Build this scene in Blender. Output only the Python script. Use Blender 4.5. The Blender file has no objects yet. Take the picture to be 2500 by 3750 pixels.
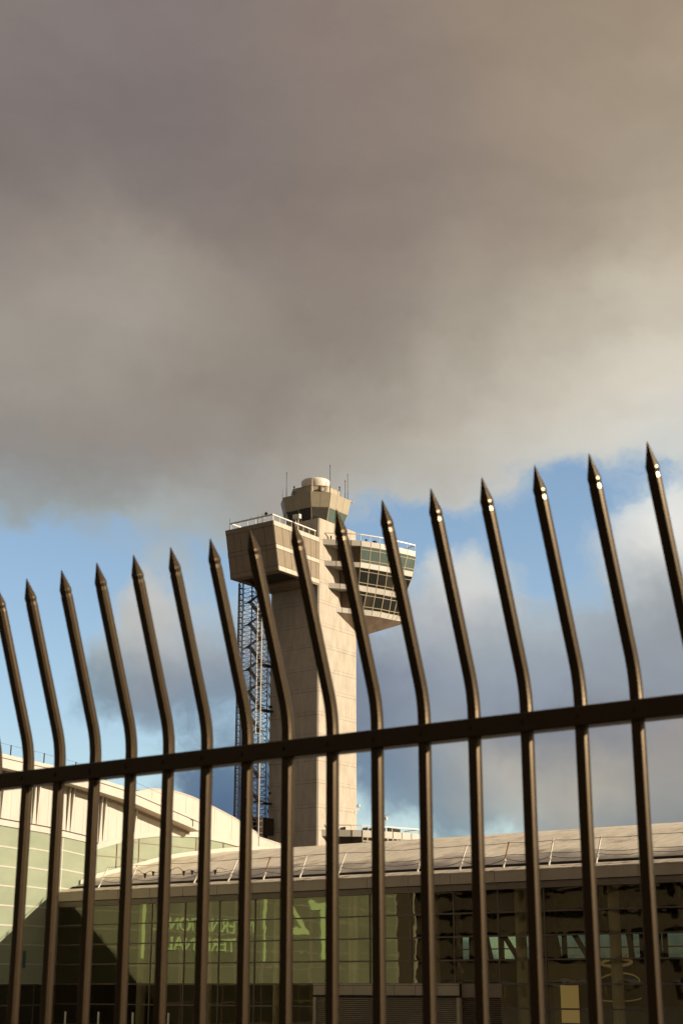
import bpy, math, random
from mathutils import Vector
random.seed(7)
R = math.radians
sc = bpy.context.scene
COL = sc.collection

# ------------------------------------------------------------------ frame
# Everything is laid out on one site grid: u runs along the terminal front, v runs away
# from the viewer at right angles to it, h is height above eye level.
EYE = 3.2                                   # eye height above the apron
TH = R(53.9)
E1 = Vector((math.sin(TH), -math.cos(TH), 0)); E2 = Vector((math.cos(TH), math.sin(TH), 0))
ROTZ = math.atan2(E1.y, E1.x)
def W(u, v, h): return E1*u + E2*v + Vector((0, 0, h + EYE))

# ------------------------------------------------------------------ camera
cam = bpy.data.cameras.new('camera'); camo = bpy.data.objects.new('camera', cam); COL.objects.link(camo)
cam.sensor_fit = 'VERTICAL'; cam.sensor_height = 36; cam.lens = 52.4
camo.location = (0, 0, EYE); camo.rotation_euler = (R(90 + 17.571), 0, 0)
cam.clip_start = .1; cam.clip_end = 20000
cam.dof.use_dof = True; cam.dof.focus_distance = 230; cam.dof.aperture_fstop = 9
sc.camera = camo

# ------------------------------------------------------------------ sun, sky, exposure
SUN = (E1*2.7 + E2*1.33 + Vector((0, 0, 1.0))).normalized()
sl = bpy.data.lights.new('sun', 'SUN'); so = bpy.data.objects.new('sun', sl); COL.objects.link(so)
sl.energy = 5.0; sl.angle = R(.53); sl.color = (1, .83, .63)
so.rotation_euler = SUN.to_track_quat('Z', 'Y').to_euler(); so.location = (60, -30, 120)
sc.view_settings.view_transform = 'Standard'; sc.view_settings.look = 'None'
sc.view_settings.exposure = .45; sc.view_settings.gamma = 1; sc.view_settings.use_curve_mapping = False
sc.cycles.sample_clamp_indirect = 4; sc.cycles.use_denoising = True
sc.cycles.use_adaptive_sampling = True; sc.cycles.adaptive_threshold = .02; sc.cycles.adaptive_min_samples = 10
sc.cycles.max_bounces = 6; sc.cycles.transparent_max_bounces = 12
sc.cycles.caustics_reflective = False; sc.cycles.caustics_refractive = False

def lin(c):
    c = c/255
    return c/12.92 if c <= .04045 else ((c + .055)/1.055)**2.4
# cloud patches of this sky: azimuth, elevation (degrees), colour, how closed the cloud is
SKY = [
(-15.08,35.57,135,125,121,1.00,0.048),(-7.90,34.85,129,118,116,1.00,0.048),(0.00,35.58,142,127,118,1.00,0.048),(7.92,35.32,150,134,117,1.00,0.048),
(14.45,35.09,160,143,122,1.00,0.048),(-13.95,30.94,126,117,114,1.00,0.048),(-8.89,31.20,120,111,109,1.00,0.048),(-3.58,31.46,126,115,112,1.00,0.048),
(2.99,31.67,140,126,117,1.00,0.048),(9.51,31.84,155,139,123,1.00,0.048),(14.11,31.41,166,151,132,1.00,0.048),(-2.92,28.17,136,124,116,1.00,0.048),
(2.93,28.68,141,129,119,1.00,0.048),(8.74,28.43,154,141,127,1.00,0.048),(13.77,27.51,194,182,162,1.00,0.048),(-13.62,27.03,141,131,125,1.00,0.028),
(-11.01,28.26,150,140,131,1.00,0.028),(-7.98,27.06,164,155,144,1.00,0.028),(-11.09,26.04,160,151,140,1.00,0.028),(-5.41,25.76,160,151,139,1.00,0.028),
(-13.13,23.54,162,155,146,1.00,0.028),(-9.05,23.63,170,163,153,1.00,0.028),(-4.56,24.24,148,139,128,1.00,0.028),(0.00,25.13,144,133,122,1.00,0.028),
(5.16,25.05,166,157,142,1.00,0.028),(9.65,24.31,188,179,162,1.00,0.028),(13.18,24.25,210,201,184,1.00,0.028),(-12.73,21.02,146,140,133,1.00,0.028),
(-8.39,21.50,147,139,131,1.00,0.028),(-3.94,21.66,147,139,130,1.00,0.028),(0.56,22.02,164,156,144,1.00,0.028),(5.07,22.15,182,174,160,1.00,0.028),
(9.53,22.26,208,200,185,1.00,0.028),(12.99,21.72,222,216,202,1.00,0.028),(-12.79,18.96,145,145,145,0.95,0.017),(-9.36,18.96,146,143,141,1.00,0.017),
(-4.99,19.34,155,151,145,1.00,0.017),(0.00,19.62,172,165,154,1.00,0.017),(3.90,19.78,184,178,165,1.00,0.017),(6.69,20.54,198,192,180,1.00,0.017),
(10.00,20.79,208,204,194,1.00,0.017),(13.09,20.17,208,206,200,0.90,0.017),(-12.91,17.62,146,156,158,0.60,0.017),(-10.03,17.47,148,155,154,0.80,0.017),
(-6.04,17.74,159,158,154,0.90,0.017),(-2.76,18.23,163,159,152,1.00,0.017),(1.66,18.35,182,178,168,0.90,0.017),(4.31,18.73,190,188,182,0.85,0.017),
(6.74,19.07,198,198,194,0.50,0.017),(8.79,18.47,187,198,199,0.05,0.017),(10.42,17.45,187,198,199,0.00,0.017),(11.90,18.40,187,198,199,0.15,0.017),
(13.38,18.30,193,202,201,0.55,0.017),(4.92,16.83,192,202,203,0.12,0.017),(2.62,16.98,187,197,199,0.02,0.017),(1.10,17.31,187,197,199,0.15,0.017),
(-12.79,15.88,167,182,189,0.05,0.017),(-10.28,16.22,167,180,183,0.20,0.017),(-8.98,15.76,175,184,185,0.48,0.017),(-7.51,16.54,169,178,179,0.50,0.017),
(-5.79,16.70,164,174,176,0.62,0.017),(-5.25,15.15,173,186,193,0.25,0.017),(-11.20,13.91,167,182,189,0.00,0.017),(-12.54,12.31,167,182,189,0.03,0.017),
(-9.13,14.51,177,188,191,0.12,0.017),(-7.43,14.05,206,201,194,0.85,0.017),(-6.53,13.14,198,192,185,0.97,0.017),(-5.73,13.68,177,188,193,0.30,0.017),
(-8.20,12.68,175,182,183,0.62,0.017),(-6.91,11.99,154,160,166,0.92,0.017),(-6.81,10.97,128,138,152,0.95,0.017),(-4.82,11.62,134,146,160,0.85,0.017),
(-5.24,12.65,162,172,180,0.70,0.017),(-9.36,10.49,114,142,160,0.60,0.017),(-8.24,11.14,130,148,164,0.75,0.017),(-4.54,10.39,130,146,162,0.70,0.017),
(-10.82,11.05,147,167,179,0.15,0.017),(-12.00,10.20,137,162,179,0.20,0.017),(-11.40,8.80,147,167,179,0.08,0.017),(-8.87,9.08,147,167,179,0.12,0.017),
(-6.01,9.44,127,154,175,0.45,0.017),(-4.51,9.16,137,162,179,0.25,0.017),(-5.52,7.82,78,104,134,0.95,0.017),(-6.77,8.21,147,167,179,0.10,0.017),
(-4.37,7.43,92,116,144,0.80,0.017),(-5.79,6.70,80,106,136,0.90,0.017),(-7.15,7.39,147,167,179,0.10,0.017),(1.85,15.41,177,188,193,0.10,0.017),
(3.80,15.39,187,198,199,0.35,0.017),(4.83,15.06,220,218,213,0.95,0.017),(5.49,14.10,214,211,206,0.97,0.017),(3.78,14.24,196,196,196,0.80,0.017),
(2.49,14.36,177,188,193,0.30,0.017),(2.56,12.69,156,162,170,0.90,0.017),(4.16,12.26,152,160,170,0.95,0.017),(1.59,11.24,128,138,154,0.95,0.017),
(5.87,12.54,158,166,172,0.90,0.017),(6.83,15.53,177,192,199,0.20,0.017),(7.31,14.05,177,188,195,0.50,0.017),(7.48,13.01,162,172,180,0.80,0.017),
(8.18,15.27,177,192,199,0.03,0.017),(9.24,14.61,177,188,195,0.30,0.017),(11.00,15.87,228,227,224,0.80,0.017),(12.06,16.59,240,238,232,1.00,0.017),
(13.00,15.97,236,232,224,1.00,0.017),(10.85,16.81,177,192,199,0.05,0.017),(9.86,15.10,162,176,188,0.60,0.017),(9.92,13.45,156,166,174,0.90,0.017),
(11.75,14.39,166,174,178,0.98,0.017),(12.68,12.81,154,160,166,1.00,0.017),(11.73,11.43,142,150,160,1.00,0.017),(10.02,11.39,146,154,164,1.00,0.017),
(7.94,11.45,146,156,168,1.00,0.017),(5.90,10.78,142,152,164,1.00,0.017),(1.80,10.21,122,134,152,1.00,0.017),(3.70,10.61,134,144,158,1.00,0.017),
(2.10,8.77,134,146,160,1.00,0.017),(3.75,8.39,146,157,166,1.00,0.017),(6.00,8.73,106,116,134,1.00,0.017),(8.30,8.48,110,120,134,1.00,0.017),
(10.38,8.63,128,134,144,1.00,0.017),(12.32,8.21,147,143,142,1.00,0.017),(1.56,7.44,102,126,152,0.90,0.017),(2.60,6.93,106,126,148,0.95,0.017),
(5.10,7.62,192,187,176,1.00,0.017),(6.33,7.40,206,198,182,1.00,0.017),(8.27,7.17,194,186,170,1.00,0.017),(10.09,7.03,190,181,164,1.00,0.017),
(12.51,7.27,165,160,153,1.00,0.017),(4.66,6.71,124,140,152,1.00,0.017),(4.36,6.06,110,136,150,0.85,0.017),(8.19,6.02,132,143,148,1.00,0.017),
(10.72,5.83,130,138,142,1.00,0.017),(5.65,5.50,167,192,195,0.10,0.017),(2.37,5.82,167,192,199,0.10,0.017),(0.93,6.13,147,167,179,0.25,0.017),
(12.51,5.79,132,138,138,1.00,0.017)]
# the rest of the dome, out of the photograph: azimuth, elevation, colour, closed, spread
WIDE = [(110,14,222,192,140,.8,.35),(75,25,205,186,154,.9,.3),(150,35,190,175,155,.8,.4),(-150,20,104,94,84,.9,.5),(170,12,140,124,102,.8,.45),
        (-100,25,120,122,130,.7,.4),(-55,20,140,150,165,.5,.25),(50,15,205,196,182,.8,.25),(0,75,140,128,116,1,.5),(-120,60,150,140,128,.9,.4),(0,-30,120,110,100,1,.8)]
def build_world():
    w = bpy.data.worlds.new('World'); sc.world = w; w.use_nodes = True
    nt = w.node_tree; N = nt.nodes; L = nt.links; N.clear()
    def nd(t, **k):
        n = N.new(t)
        for a, b in k.items(): setattr(n, a, b)
        return n
    def put(sock, val):
        if isinstance(val, bpy.types.NodeSocket): L.new(val, sock)
        elif val is not None: sock.default_value = val
    def mt(op, a, b=None, c=None):
        n = nd('ShaderNodeMath', operation=op)
        for i, x in enumerate((a, b, c)): put(n.inputs[i], x)
        return n.outputs[0]
    def vm(op, a, b=None, c=None):
        n = nd('ShaderNodeVectorMath', operation=op)
        put(n.inputs[0], a); put(n.inputs[1], b); put(n.inputs[2], c)
        return n.outputs['Value'] if op == 'DOT_PRODUCT' else n.outputs['Vector']
    def scl(a, f):
        n = nd('ShaderNodeVectorMath', operation='SCALE'); put(n.inputs[0], a); put(n.inputs['Scale'], f); return n.outputs['Vector']
    co = nd('ShaderNodeTexCoord').outputs['Generated']
    def noise(scale, detail, rough=.55, off=(0, 0, 0), src=None):
        n = nd('ShaderNodeTexNoise'); n.inputs['Scale'].default_value = scale
        n.inputs['Detail'].default_value = detail; n.inputs['Roughness'].default_value = rough
        L.new(vm('ADD', src or co, off), n.inputs['Vector']); return n
    n1 = noise(9, 3); n2 = noise(30, 3, .6, (3, 1, 2))
    d1 = vm('MULTIPLY_ADD', vm('SUBTRACT', n1.outputs['Color'], (.5, .5, .5)), (.045, .045, .045), co)
    d2 = vm('MULTIPLY_ADD', vm('SUBTRACT', n2.outputs['Color'], (.5, .5, .5)), (.035, .035, .035), d1)
    dw = vm('NORMALIZE', d2)
    acc = None; aw = None; ad = None
    rows = [(*q, 1.0) for q in SKY] + [(a, e, r, g, b, d, s, 2e-4) for a, e, r, g, b, d, s in WIDE]
    for a, e, r, g, b, d, s, k in rows:
        a, e = R(a), R(e)
        dv = (math.sin(a)*math.cos(e), math.cos(a)*math.cos(e), math.sin(e))
        q = 1/(s*s)
        wt = mt('EXPONENT', mt('MULTIPLY_ADD', vm('DOT_PRODUCT', dw, dv), q, -q + math.log(k)))
        ex = 2**-sc.view_settings.exposure; cc = (lin(r)*ex, lin(g)*ex, lin(b)*ex)
        acc = vm('ADD', scl(cc, wt), acc if acc else (0, 0, 0))
        aw = mt('ADD', wt, aw if aw else 1e-9)
        ad = mt('MULTIPLY_ADD', wt, d, ad if ad else 0.0)
    inv = mt('DIVIDE', 1.0, aw)
    ccol = scl(acc, inv); dens = mt('MULTIPLY', ad, inv)
    # broken edges: fine noise pushes the cover up and down where it is neither open nor closed
    n3 = noise(26, 5, .62, (7, 3, 1), dw); n4 = noise(7, 3, .6, (1, 5, 9))
    e3 = mt('MULTIPLY', mt('SUBTRACT', n3.outputs['Fac'], .5), 1.1)
    e4 = mt('MULTIPLY', mt('SUBTRACT', n4.outputs['Fac'], .5), .45)
    band = mt('MULTIPLY', mt('MULTIPLY', dens, mt('SUBTRACT', 1.0, dens)), 3.2)
    cov = mt('MULTIPLY_ADD', mt('ADD', e3, e4), mt('MINIMUM', band, 1.0), dens)
    mr = nd('ShaderNodeMapRange', interpolation_type='SMOOTHSTEP'); L.new(cov, mr.inputs[0])
    mr.inputs[1].default_value = .28; mr.inputs[2].default_value = .74
    # billow relief in the cloud itself
    n5 = noise(8, 6, .56, (2, 8, 4), vm('MULTIPLY', dw, (1, 1, 2.4)))
    rel = mt('MULTIPLY_ADD', mt('SUBTRACT', n5.outputs['Fac'], .5), .38, 1.0)
    ccol = scl(ccol, rel)
    sky = nd('ShaderNodeTexSky', sky_type='NISHITA', sun_disc=False)
    sky.sun_elevation = math.asin(SUN.z); sky.sun_rotation = math.atan2(SUN.x, SUN.y)
    sky.air_density = 1.0; sky.dust_density = .6; sky.ozone_density = 1.15
    b1 = nd('ShaderNodeBackground'); L.new(sky.outputs[0], b1.inputs[0]); b1.inputs[1].default_value = .13
    b2 = nd('ShaderNodeBackground'); L.new(ccol, b2.inputs[0]); b2.inputs[1].default_value = 1.0
    mx = nd('ShaderNodeMixShader'); L.new(mr.outputs[0], mx.inputs[0]); L.new(b1.outputs[0], mx.inputs[1]); L.new(b2.outputs[0], mx.inputs[2])
    L.new(mx.outputs[0], nd('ShaderNodeOutputWorld').inputs[0])
build_world()

# ------------------------------------------------------------------ helpers
class MB:
    def __init__(s): s.v = []; s.f = []; s.m = []
    def face(s, pts, mi=0):
        n = len(s.v); s.v += [tuple(p) for p in pts]; s.f.append(tuple(range(n, n+len(pts)))); s.m.append(mi)
    def hexa(s, p, mi=0):
        n = len(s.v); s.v += [tuple(q) for q in p]
        for q in ((3,2,1,0),(4,5,6,7),(0,1,5,4),(1,2,6,5),(2,3,7,6),(3,0,4,7)):
            s.f.append(tuple(n+i for i in q)); s.m.append(mi)
    def box(s, u0, u1, v0, v1, h0, h1, mi=0):
        s.hexa([(u0,v0,h0),(u1,v0,h0),(u1,v1,h0),(u0,v1,h0),(u0,v0,h1),(u1,v0,h1),(u1,v1,h1),(u0,v1,h1)], mi)
    def loft(s, rings, mi=0, bottom=True, top=True):
        n = len(s.v); k = len(rings[0])
        for r in rings: s.v += [tuple(p) for p in r]
        for j in range(len(rings)-1):
            for i in range(k):
                a = n+j*k+i; b = n+j*k+(i+1) % k
                s.f.append((a, b, b+k, a+k)); s.m.append(mi)
        if bottom: s.f.append(tuple(n+i for i in reversed(range(k)))); s.m.append(mi)
        if top: s.f.append(tuple(n+(len(rings)-1)*k+i for i in range(k))); s.m.append(mi)
    def tube(s, p, q, r, n=6, mi=0, r2=None):
        p, q = Vector(p), Vector(q); d = (q-p).normalized()
        a = d.cross(Vector((0, 0, 1)) if abs(d.z) < .95 else Vector((1, 0, 0))).normalized(); b = d.cross(a)
        r2 = r if r2 is None else r2
        ring = lambda c, rr: [c + (a*math.cos(t)+b*math.sin(t))*rr for t in [2*math.pi*(i+.5)/n for i in range(n)]]
        s.loft([ring(q, r2), ring(p, r)], mi)
    def disc(s, c, r0, r1, h0, h1, n=32, mi=0):
        ring = lambda r, h: [(c[0]+r*math.cos(2*math.pi*i/n), c[1]+r*math.sin(2*math.pi*i/n), h) for i in range(n)]
        s.loft([ring(r0, h0), ring(r1, h1)], mi)
    def slab(s, q, t, mi=0):
        """a flat panel on quad q (corners counter-clockwise seen from outside), t thick, standing out by t"""
        a, b, c, d = [Vector(x) for x in q]
        n = (b-a).cross(d-a).normalized()*t
        s.hexa([a, b, b+n, a+n, d, c, c+n, d+n], mi)
    def grid(s, q, us, vs, gap, t, mi=0):
        a, b, c, d = [Vector(x) for x in q]
        P = lambda x, y: a*(1-x)*(1-y)+b*x*(1-y)+c*x*y+d*(1-x)*y
        wu = max((b-a).length, .01); wv = max((d-a).length, .01); gu, gv = gap/wu/2, gap/wv/2
        for i in range(len(us)-1):
            for j in range(len(vs)-1):
                x0, x1, y0, y1 = us[i]+gu, us[i+1]-gu, vs[j]+gv, vs[j+1]-gv
                s.slab([P(x0,y0), P(x1,y0), P(x1,y1), P(x0,y1)], t, mi)
    def build(s, name, mats, root, parent=None, smooth=False, label=None):
        me = bpy.data.meshes.new(name)
        o0 = root['org'] if root else (0, 0, 0)
        me.from_pydata([(x-o0[0], y-o0[1], z-o0[2]) for x, y, z in s.v], [], s.f)
        if not isinstance(mats, (list, tuple)): mats = [mats]
        for m in mats: me.materials.append(m)
        me.polygons.foreach_set('material_index', s.m)
        if smooth: me.polygons.foreach_set('use_smooth', [True]*len(s.f))
        me.update()
        o = bpy.data.objects.new(name, me); COL.objects.link(o)
        o.parent = parent or (root['obj'] if root else None)
        if not o.parent:
            o.rotation_euler.z = ROTZ; o.location = (0, 0, EYE)
        if label: o['label'] = label
        return o
def lerp(a, b, t): return a+(b-a)*t
def interp(tab, x):
    if x <= tab[0][0]: return tab[0][1]
    for (a, p), (b, q) in zip(tab, tab[1:]):
        if x <= b: return lerp(p, q, (x-a)/(b-a))
    return tab[-1][1]
def ts(n): return [i/n for i in range(n+1)]

def thing(name, label, cat, org, group=None):
    o = bpy.data.objects.new(name, None); COL.objects.link(o); o.empty_display_size = .5
    o.location = W(*org); o.rotation_euler.z = ROTZ
    o['label'] = label; o['category'] = cat
    if group: o['group'] = group
    return {'obj': o, 'org': org}

# ------------------------------------------------------------------ materials
def mat(name, col, rough=.7, var=.0, vscale=1.0, stretch=(1, 1, 1), metal=0, spec=.5, tint=None, bump=0, bscale=20, stain=None, lines=None, detail=6):
    m = bpy.data.materials.new(name); m.use_nodes = True
    nt = m.node_tree; N = nt.nodes; L = nt.links; P = N['Principled BSDF']
    P.inputs['Base Color'].default_value = (*col, 1); P.inputs['Roughness'].default_value = rough
    P.inputs['Metallic'].default_value = metal; P.inputs['Specular IOR Level'].default_value = spec
    if tint: P.inputs['Specular Tint'].default_value = (*tint, 1)
    tc = N.new('ShaderNodeTexCoord'); mp = N.new('ShaderNodeMapping'); L.new(tc.outputs['Object'], mp.inputs[0])
    mp.inputs['Scale'].default_value = stretch
    cur = None
    if var:
        n = N.new('ShaderNodeTexNoise'); n.inputs['Scale'].default_value = vscale; n.inputs['Detail'].default_value = detail
        n.inputs['Roughness'].default_value = .62; L.new(mp.outputs[0], n.inputs['Vector'])
        r = N.new('ShaderNodeMapRange'); L.new(n.outputs['Fac'], r.inputs[0])
        r.inputs[1].default_value = .3; r.inputs[2].default_value = .7
        r.inputs[3].default_value = 1-var; r.inputs[4].default_value = 1+var*.6
        v = N.new('ShaderNodeVectorMath'); v.operation = 'SCALE'; v.inputs[0].default_value = col; L.new(r.outputs[0], v.inputs['Scale'])
        cur = v.outputs[0]
    if stain:                                  # (colour, scale, threshold, stretch)
        sc_, s_, t_, st_ = stain
        mp2 = N.new('ShaderNodeMapping'); L.new(tc.outputs['Object'], mp2.inputs[0]); mp2.inputs['Scale'].default_value = st_
        n = N.new('ShaderNodeTexNoise'); n.inputs['Scale'].default_value = s_; n.inputs['Detail'].default_value = 8; n.inputs['Roughness'].default_value = .7
        L.new(mp2.outputs[0], n.inputs['Vector'])
        r = N.new('ShaderNodeMapRange'); L.new(n.outputs['Fac'], r.inputs[0]); r.inputs[1].default_value = t_; r.inputs[2].default_value = t_+.16
        x = N.new('ShaderNodeMix'); x.data_type = 'RGBA'; L.new(r.outputs[0], x.inputs[0])
        if cur: L.new(cur, x.inputs[6])
        else: x.inputs[6].default_value = (*col, 1)
        x.inputs[7].default_value = (*sc_, 1); cur = x.outputs[2]
    if lines:                                  # pour joints: (period, offset, width, darkening)
        sx = N.new('ShaderNodeSeparateXYZ'); L.new(tc.outputs['Object'], sx.inputs[0]); tot = None
        for per, off, wd, ax in lines:
            a = N.new('ShaderNodeMath'); a.operation = 'ADD'; L.new(sx.outputs[ax], a.inputs[0]); a.inputs[1].default_value = 1000*per-off
            b = N.new('ShaderNodeMath'); b.operation = 'MODULO'; L.new(a.outputs[0], b.inputs[0]); b.inputs[1].default_value = per
            c = N.new('ShaderNodeMath'); c.operation = 'LESS_THAN'; L.new(b.outputs[0], c.inputs[0]); c.inputs[1].default_value = wd
            if tot is None: tot = c.outputs[0]
            else:
                d = N.new('ShaderNodeMath'); d.operation = 'MAXIMUM'; L.new(tot, d.inputs[0]); L.new(c.outputs[0], d.inputs[1]); tot = d.outputs[0]
        f = N.new('ShaderNodeMath'); f.operation = 'MULTIPLY'; L.new(tot, f.inputs[0]); f.inputs[1].default_value = .55
        x = N.new('ShaderNodeMix'); x.data_type = 'RGBA'; L.new(f.outputs[0], x.inputs[0])
        if cur: L.new(cur, x.inputs[6])
        else: x.inputs[6].default_value = (*col, 1)
        x.inputs[7].default_value = (.06, .045, .03, 1); cur = x.outputs[2]
    if cur: L.new(cur, P.inputs['Base Color'])
    if bump:
        n = N.new('ShaderNodeTexNoise'); n.inputs['Scale'].default_value = bscale; n.inputs['Detail'].default_value = 5; L.new(mp.outputs[0], n.inputs['Vector'])
        b = N.new('ShaderNodeBump'); b.inputs['Strength'].default_value = bump; b.inputs['Distance'].default_value = .02
        L.new(n.outputs['Fac'], b.inputs['Height']); L.new(b.outputs[0], P.inputs['Normal'])
    return m

def roof_material():
    """weathered pale membrane: rain streaks down the slope, brown algae, bare grey towards the gutter"""
    m = mat('roof_membrane', (.86, .775, .62), .55, .26, 2.6, (.9, .2, .2), spec=.6, stain=((.36, .27, .18), .8, .53, (.55, .42, .42)), detail=10)
    nt = m.node_tree; N = nt.nodes; L = nt.links; P = N['Principled BSDF']
    src = P.inputs['Base Color'].links[0].from_socket
    tc = [n for n in N if n.type == 'TEX_COORD'][0]
    s = N.new('ShaderNodeSeparateXYZ'); L.new(tc.outputs['Object'], s.inputs[0])
    n = N.new('ShaderNodeTexNoise'); n.inputs['Scale'].default_value = .35; n.inputs['Detail'].default_value = 6; L.new(tc.outputs['Object'], n.inputs['Vector'])
    a = N.new('ShaderNodeMath'); a.operation = 'MULTIPLY_ADD'; L.new(n.outputs['Fac'], a.inputs[0]); a.inputs[1].default_value = -7.0; L.new(s.outputs[1], a.inputs[2])
    r = N.new('ShaderNodeMapRange'); L.new(a.outputs[0], r.inputs[0]); r.inputs[1].default_value = -1.2; r.inputs[2].default_value = .9; r.inputs[3].default_value = .85; r.inputs[4].default_value = 0
    x = N.new('ShaderNodeMix'); x.data_type = 'RGBA'; L.new(r.outputs[0], x.inputs[0]); L.new(src, x.inputs[6]); x.inputs[7].default_value = (.20, .175, .16, 1)
    L.new(x.outputs[2], P.inputs['Base Color'])
    return m

def glass_see_through(name, tint, refl, fac, wob=.02, wscale=.8):
    """tinted architectural glass: part is seen through, part mirrors what stands opposite; panes are slightly wavy"""
    m = bpy.data.materials.new(name); m.use_nodes = True
    nt = m.node_tree; N = nt.nodes; L = nt.links; N.clear()
    tc = N.new('ShaderNodeTexCoord'); mp = N.new('ShaderNodeMapping'); L.new(tc.outputs['Object'], mp.inputs[0])
    mp.inputs['Scale'].default_value = (1, 1, 1.6)
    n = N.new('ShaderNodeTexNoise'); n.inputs['Scale'].default_value = wscale; n.inputs['Detail'].default_value = 2; L.new(mp.outputs[0], n.inputs['Vector'])
    b = N.new('ShaderNodeBump'); b.inputs['Strength'].default_value = 1; b.inputs['Distance'].default_value = wob; L.new(n.outputs['Fac'], b.inputs['Height'])
    t = N.new('ShaderNodeBsdfTransparent'); t.inputs[0].default_value = (*tint, 1)
    g = N.new('ShaderNodeBsdfGlossy'); g.inputs['Color'].default_value = (*refl, 1); g.inputs['Roughness'].default_value = .012; L.new(b.outputs[0], g.inputs['Normal'])
    x = N.new('ShaderNodeMixShader'); x.inputs[0].default_value = fac; L.new(t.outputs[0], x.inputs[1]); L.new(g.outputs[0], x.inputs[2])
    o = N.new('ShaderNodeOutputMaterial'); L.new(x.outputs[0], o.inputs[0])
    return m

def emit(name, col, s):
    m = bpy.data.materials.new(name); m.use_nodes = True
    P = m.node_tree.nodes['Principled BSDF']; P.inputs['Base Color'].default_value = (*col, 1)
    P.inputs['Emission Color'].default_value = (*col, 1); P.inputs['Emission Strength'].default_value = s
    return m

M = {}
M['concrete'] = mat('cast_concrete', (.475, .428, .35), .85, .20, .9, (1, 1, .35), bump=.15, bscale=3, stain=((.39, .32, .235), .45, .56, (1.6, 1.6, .12)),
                    lines=[(8.66, 4.3, .09, 2), (8.66, 4.95, .05, 2), (8.66, 8.45, .09, 2), (8.66, .45, .05, 2)])
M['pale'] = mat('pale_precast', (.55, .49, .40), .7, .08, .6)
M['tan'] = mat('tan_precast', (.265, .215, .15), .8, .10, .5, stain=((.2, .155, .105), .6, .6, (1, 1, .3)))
M['cabpanel'] = mat('tan_metal_panel', (.38, .335, .235), .55, .05, .8)
M['dark'] = mat('dark_joint', (.02, .017, .013), .8)
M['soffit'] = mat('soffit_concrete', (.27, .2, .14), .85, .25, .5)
M['white'] = mat('white_metal_panel', (.48, .453, .395), .5, .08, .6, (1, 1, .4), stain=((.39, .33, .24), .5, .58, (1, 1.5, .15)))
M['soffitw'] = mat('pale_soffit', (.42, .36, .27), .6, .05, 1)
M['bright'] = mat('white_painted_steel', (.66, .63, .56), .4)
M['radome'] = mat('radome_shell', (.78, .72, .60), .5, .05, 1)
M['tglass'] = mat('tower_glass', (.012, .014, .011), .03, spec=.9, bump=.02, bscale=.7)
M['tglass2'] = mat('tower_glass_blind_down', (.05, .045, .032), .12, .3, .8, spec=.7)
M['tglass3'] = mat('tower_glass_dim', (.022, .02, .014), .06, .4, 1.5, spec=.9, bump=.05, bscale=1.2)
M['teal'] = mat('sky_teal_tower_glass', (.10, .145, .125), .05, spec=.9)  # teal of the mirrored sky is put into the base colour
M['frame'] = mat('champagne_frame', (.46, .40, .27), .4, metal=.0)
M['louver'] = mat('brown_louvre', (.11, .07, .04), .6, lines=[(.3, 0, .12, 2)])
M['steel'] = mat('dark_galvanised_steel', (.036, .028, .02), .85, .2, 2, spec=.2)
M['antenna'] = mat('antenna_metal', (.06, .05, .045), .5)
M['blueglass'] = mat('blue_screen_glass', (.10, .17, .26), .1, spec=.8)
M['fence'] = mat('black_bronze_paint', (.015, .0095, .0055), .25, .35, 60, spec=.6, tint=(1, .76, .45), bump=.015, bscale=260, stain=((.06, .028, .013), 55, .66, (1, 1, .6)))
M['fascia'] = mat('fascia_panel', (.40, .325, .235), .5, .10, .8, (1, 1, .5))
M['trim'] = mat('bronze_trim', (.22, .165, .115), .5, .1, 1)
M['mullion'] = mat('bronze_mullion', (.11, .08, .055), .45)
M['roof'] = roof_material()
M['ledge'] = mat('stained_roof_ledge', (.68, .60, .48), .8, .25, 1.2, (1.0, .5, .5), stain=((.24, .16, .10), 1.1, .50, (1, .4, .4)))
M['roofgrey'] = mat('grey_roof_flashing', (.2, .18, .17), .6, .1, 1)
M['gutter'] = mat('black_gutter', (.012, .01, .008), .7)
M['greenglass'] = mat('pale_green_fritted_glass', (.30, .345, .25), .14, .14, .22, (1, 1, 2), spec=.35)
M['darkglass'] = mat('dark_lobby_glass', (.03, .03, .02), .08, spec=.5)
M['tealpane'] = mat('teal_pane', (.06, .13, .12), .1)
M['terminalglass'] = glass_see_through('tinted_terminal_glass', (.74, .70, .54), (.88, .84, .57), .155, .004, .5)
M['backglass'] = glass_see_through('teal_back_glass', (.32, .48, .45), (.3, .4, .4), .06, 0.0)
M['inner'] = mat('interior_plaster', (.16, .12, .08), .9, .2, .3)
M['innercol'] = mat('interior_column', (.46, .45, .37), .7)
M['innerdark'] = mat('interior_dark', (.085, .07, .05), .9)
M['yellow'] = emit('yellow_glow', (.58, .41, .16), .22)  # emits, so the yellow patch behind the glass glows
M['ring'] = emit('warm_reflection_glow', (.5, .38, .15), .09)  # dim glow standing in for curved reflections in the glass
M['signletter'] = emit('backlit_sign_letter', (.62, .82, .42), .45)
M['rust'] = mat('rusty_steel', (.30, .17, .08), .8, .3, 6)
M['cable'] = mat('dark_cable', (.05, .04, .03), .7)
M['dark_block'] = mat('dark_block_concrete', (.11, .09, .065), .9, .3, .2)  # for the unseen block added behind the viewer
M['asphalt'] = mat('apron_concrete', (.11, .098, .085), .9, .2, .08)
M['bank'] = mat('dry_grass_bank', (.06, .052, .026), 1, .3, .6)
M['pave'] = mat('kerbside_paving', (.07, .063, .055), .9, .2, .8)

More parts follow.
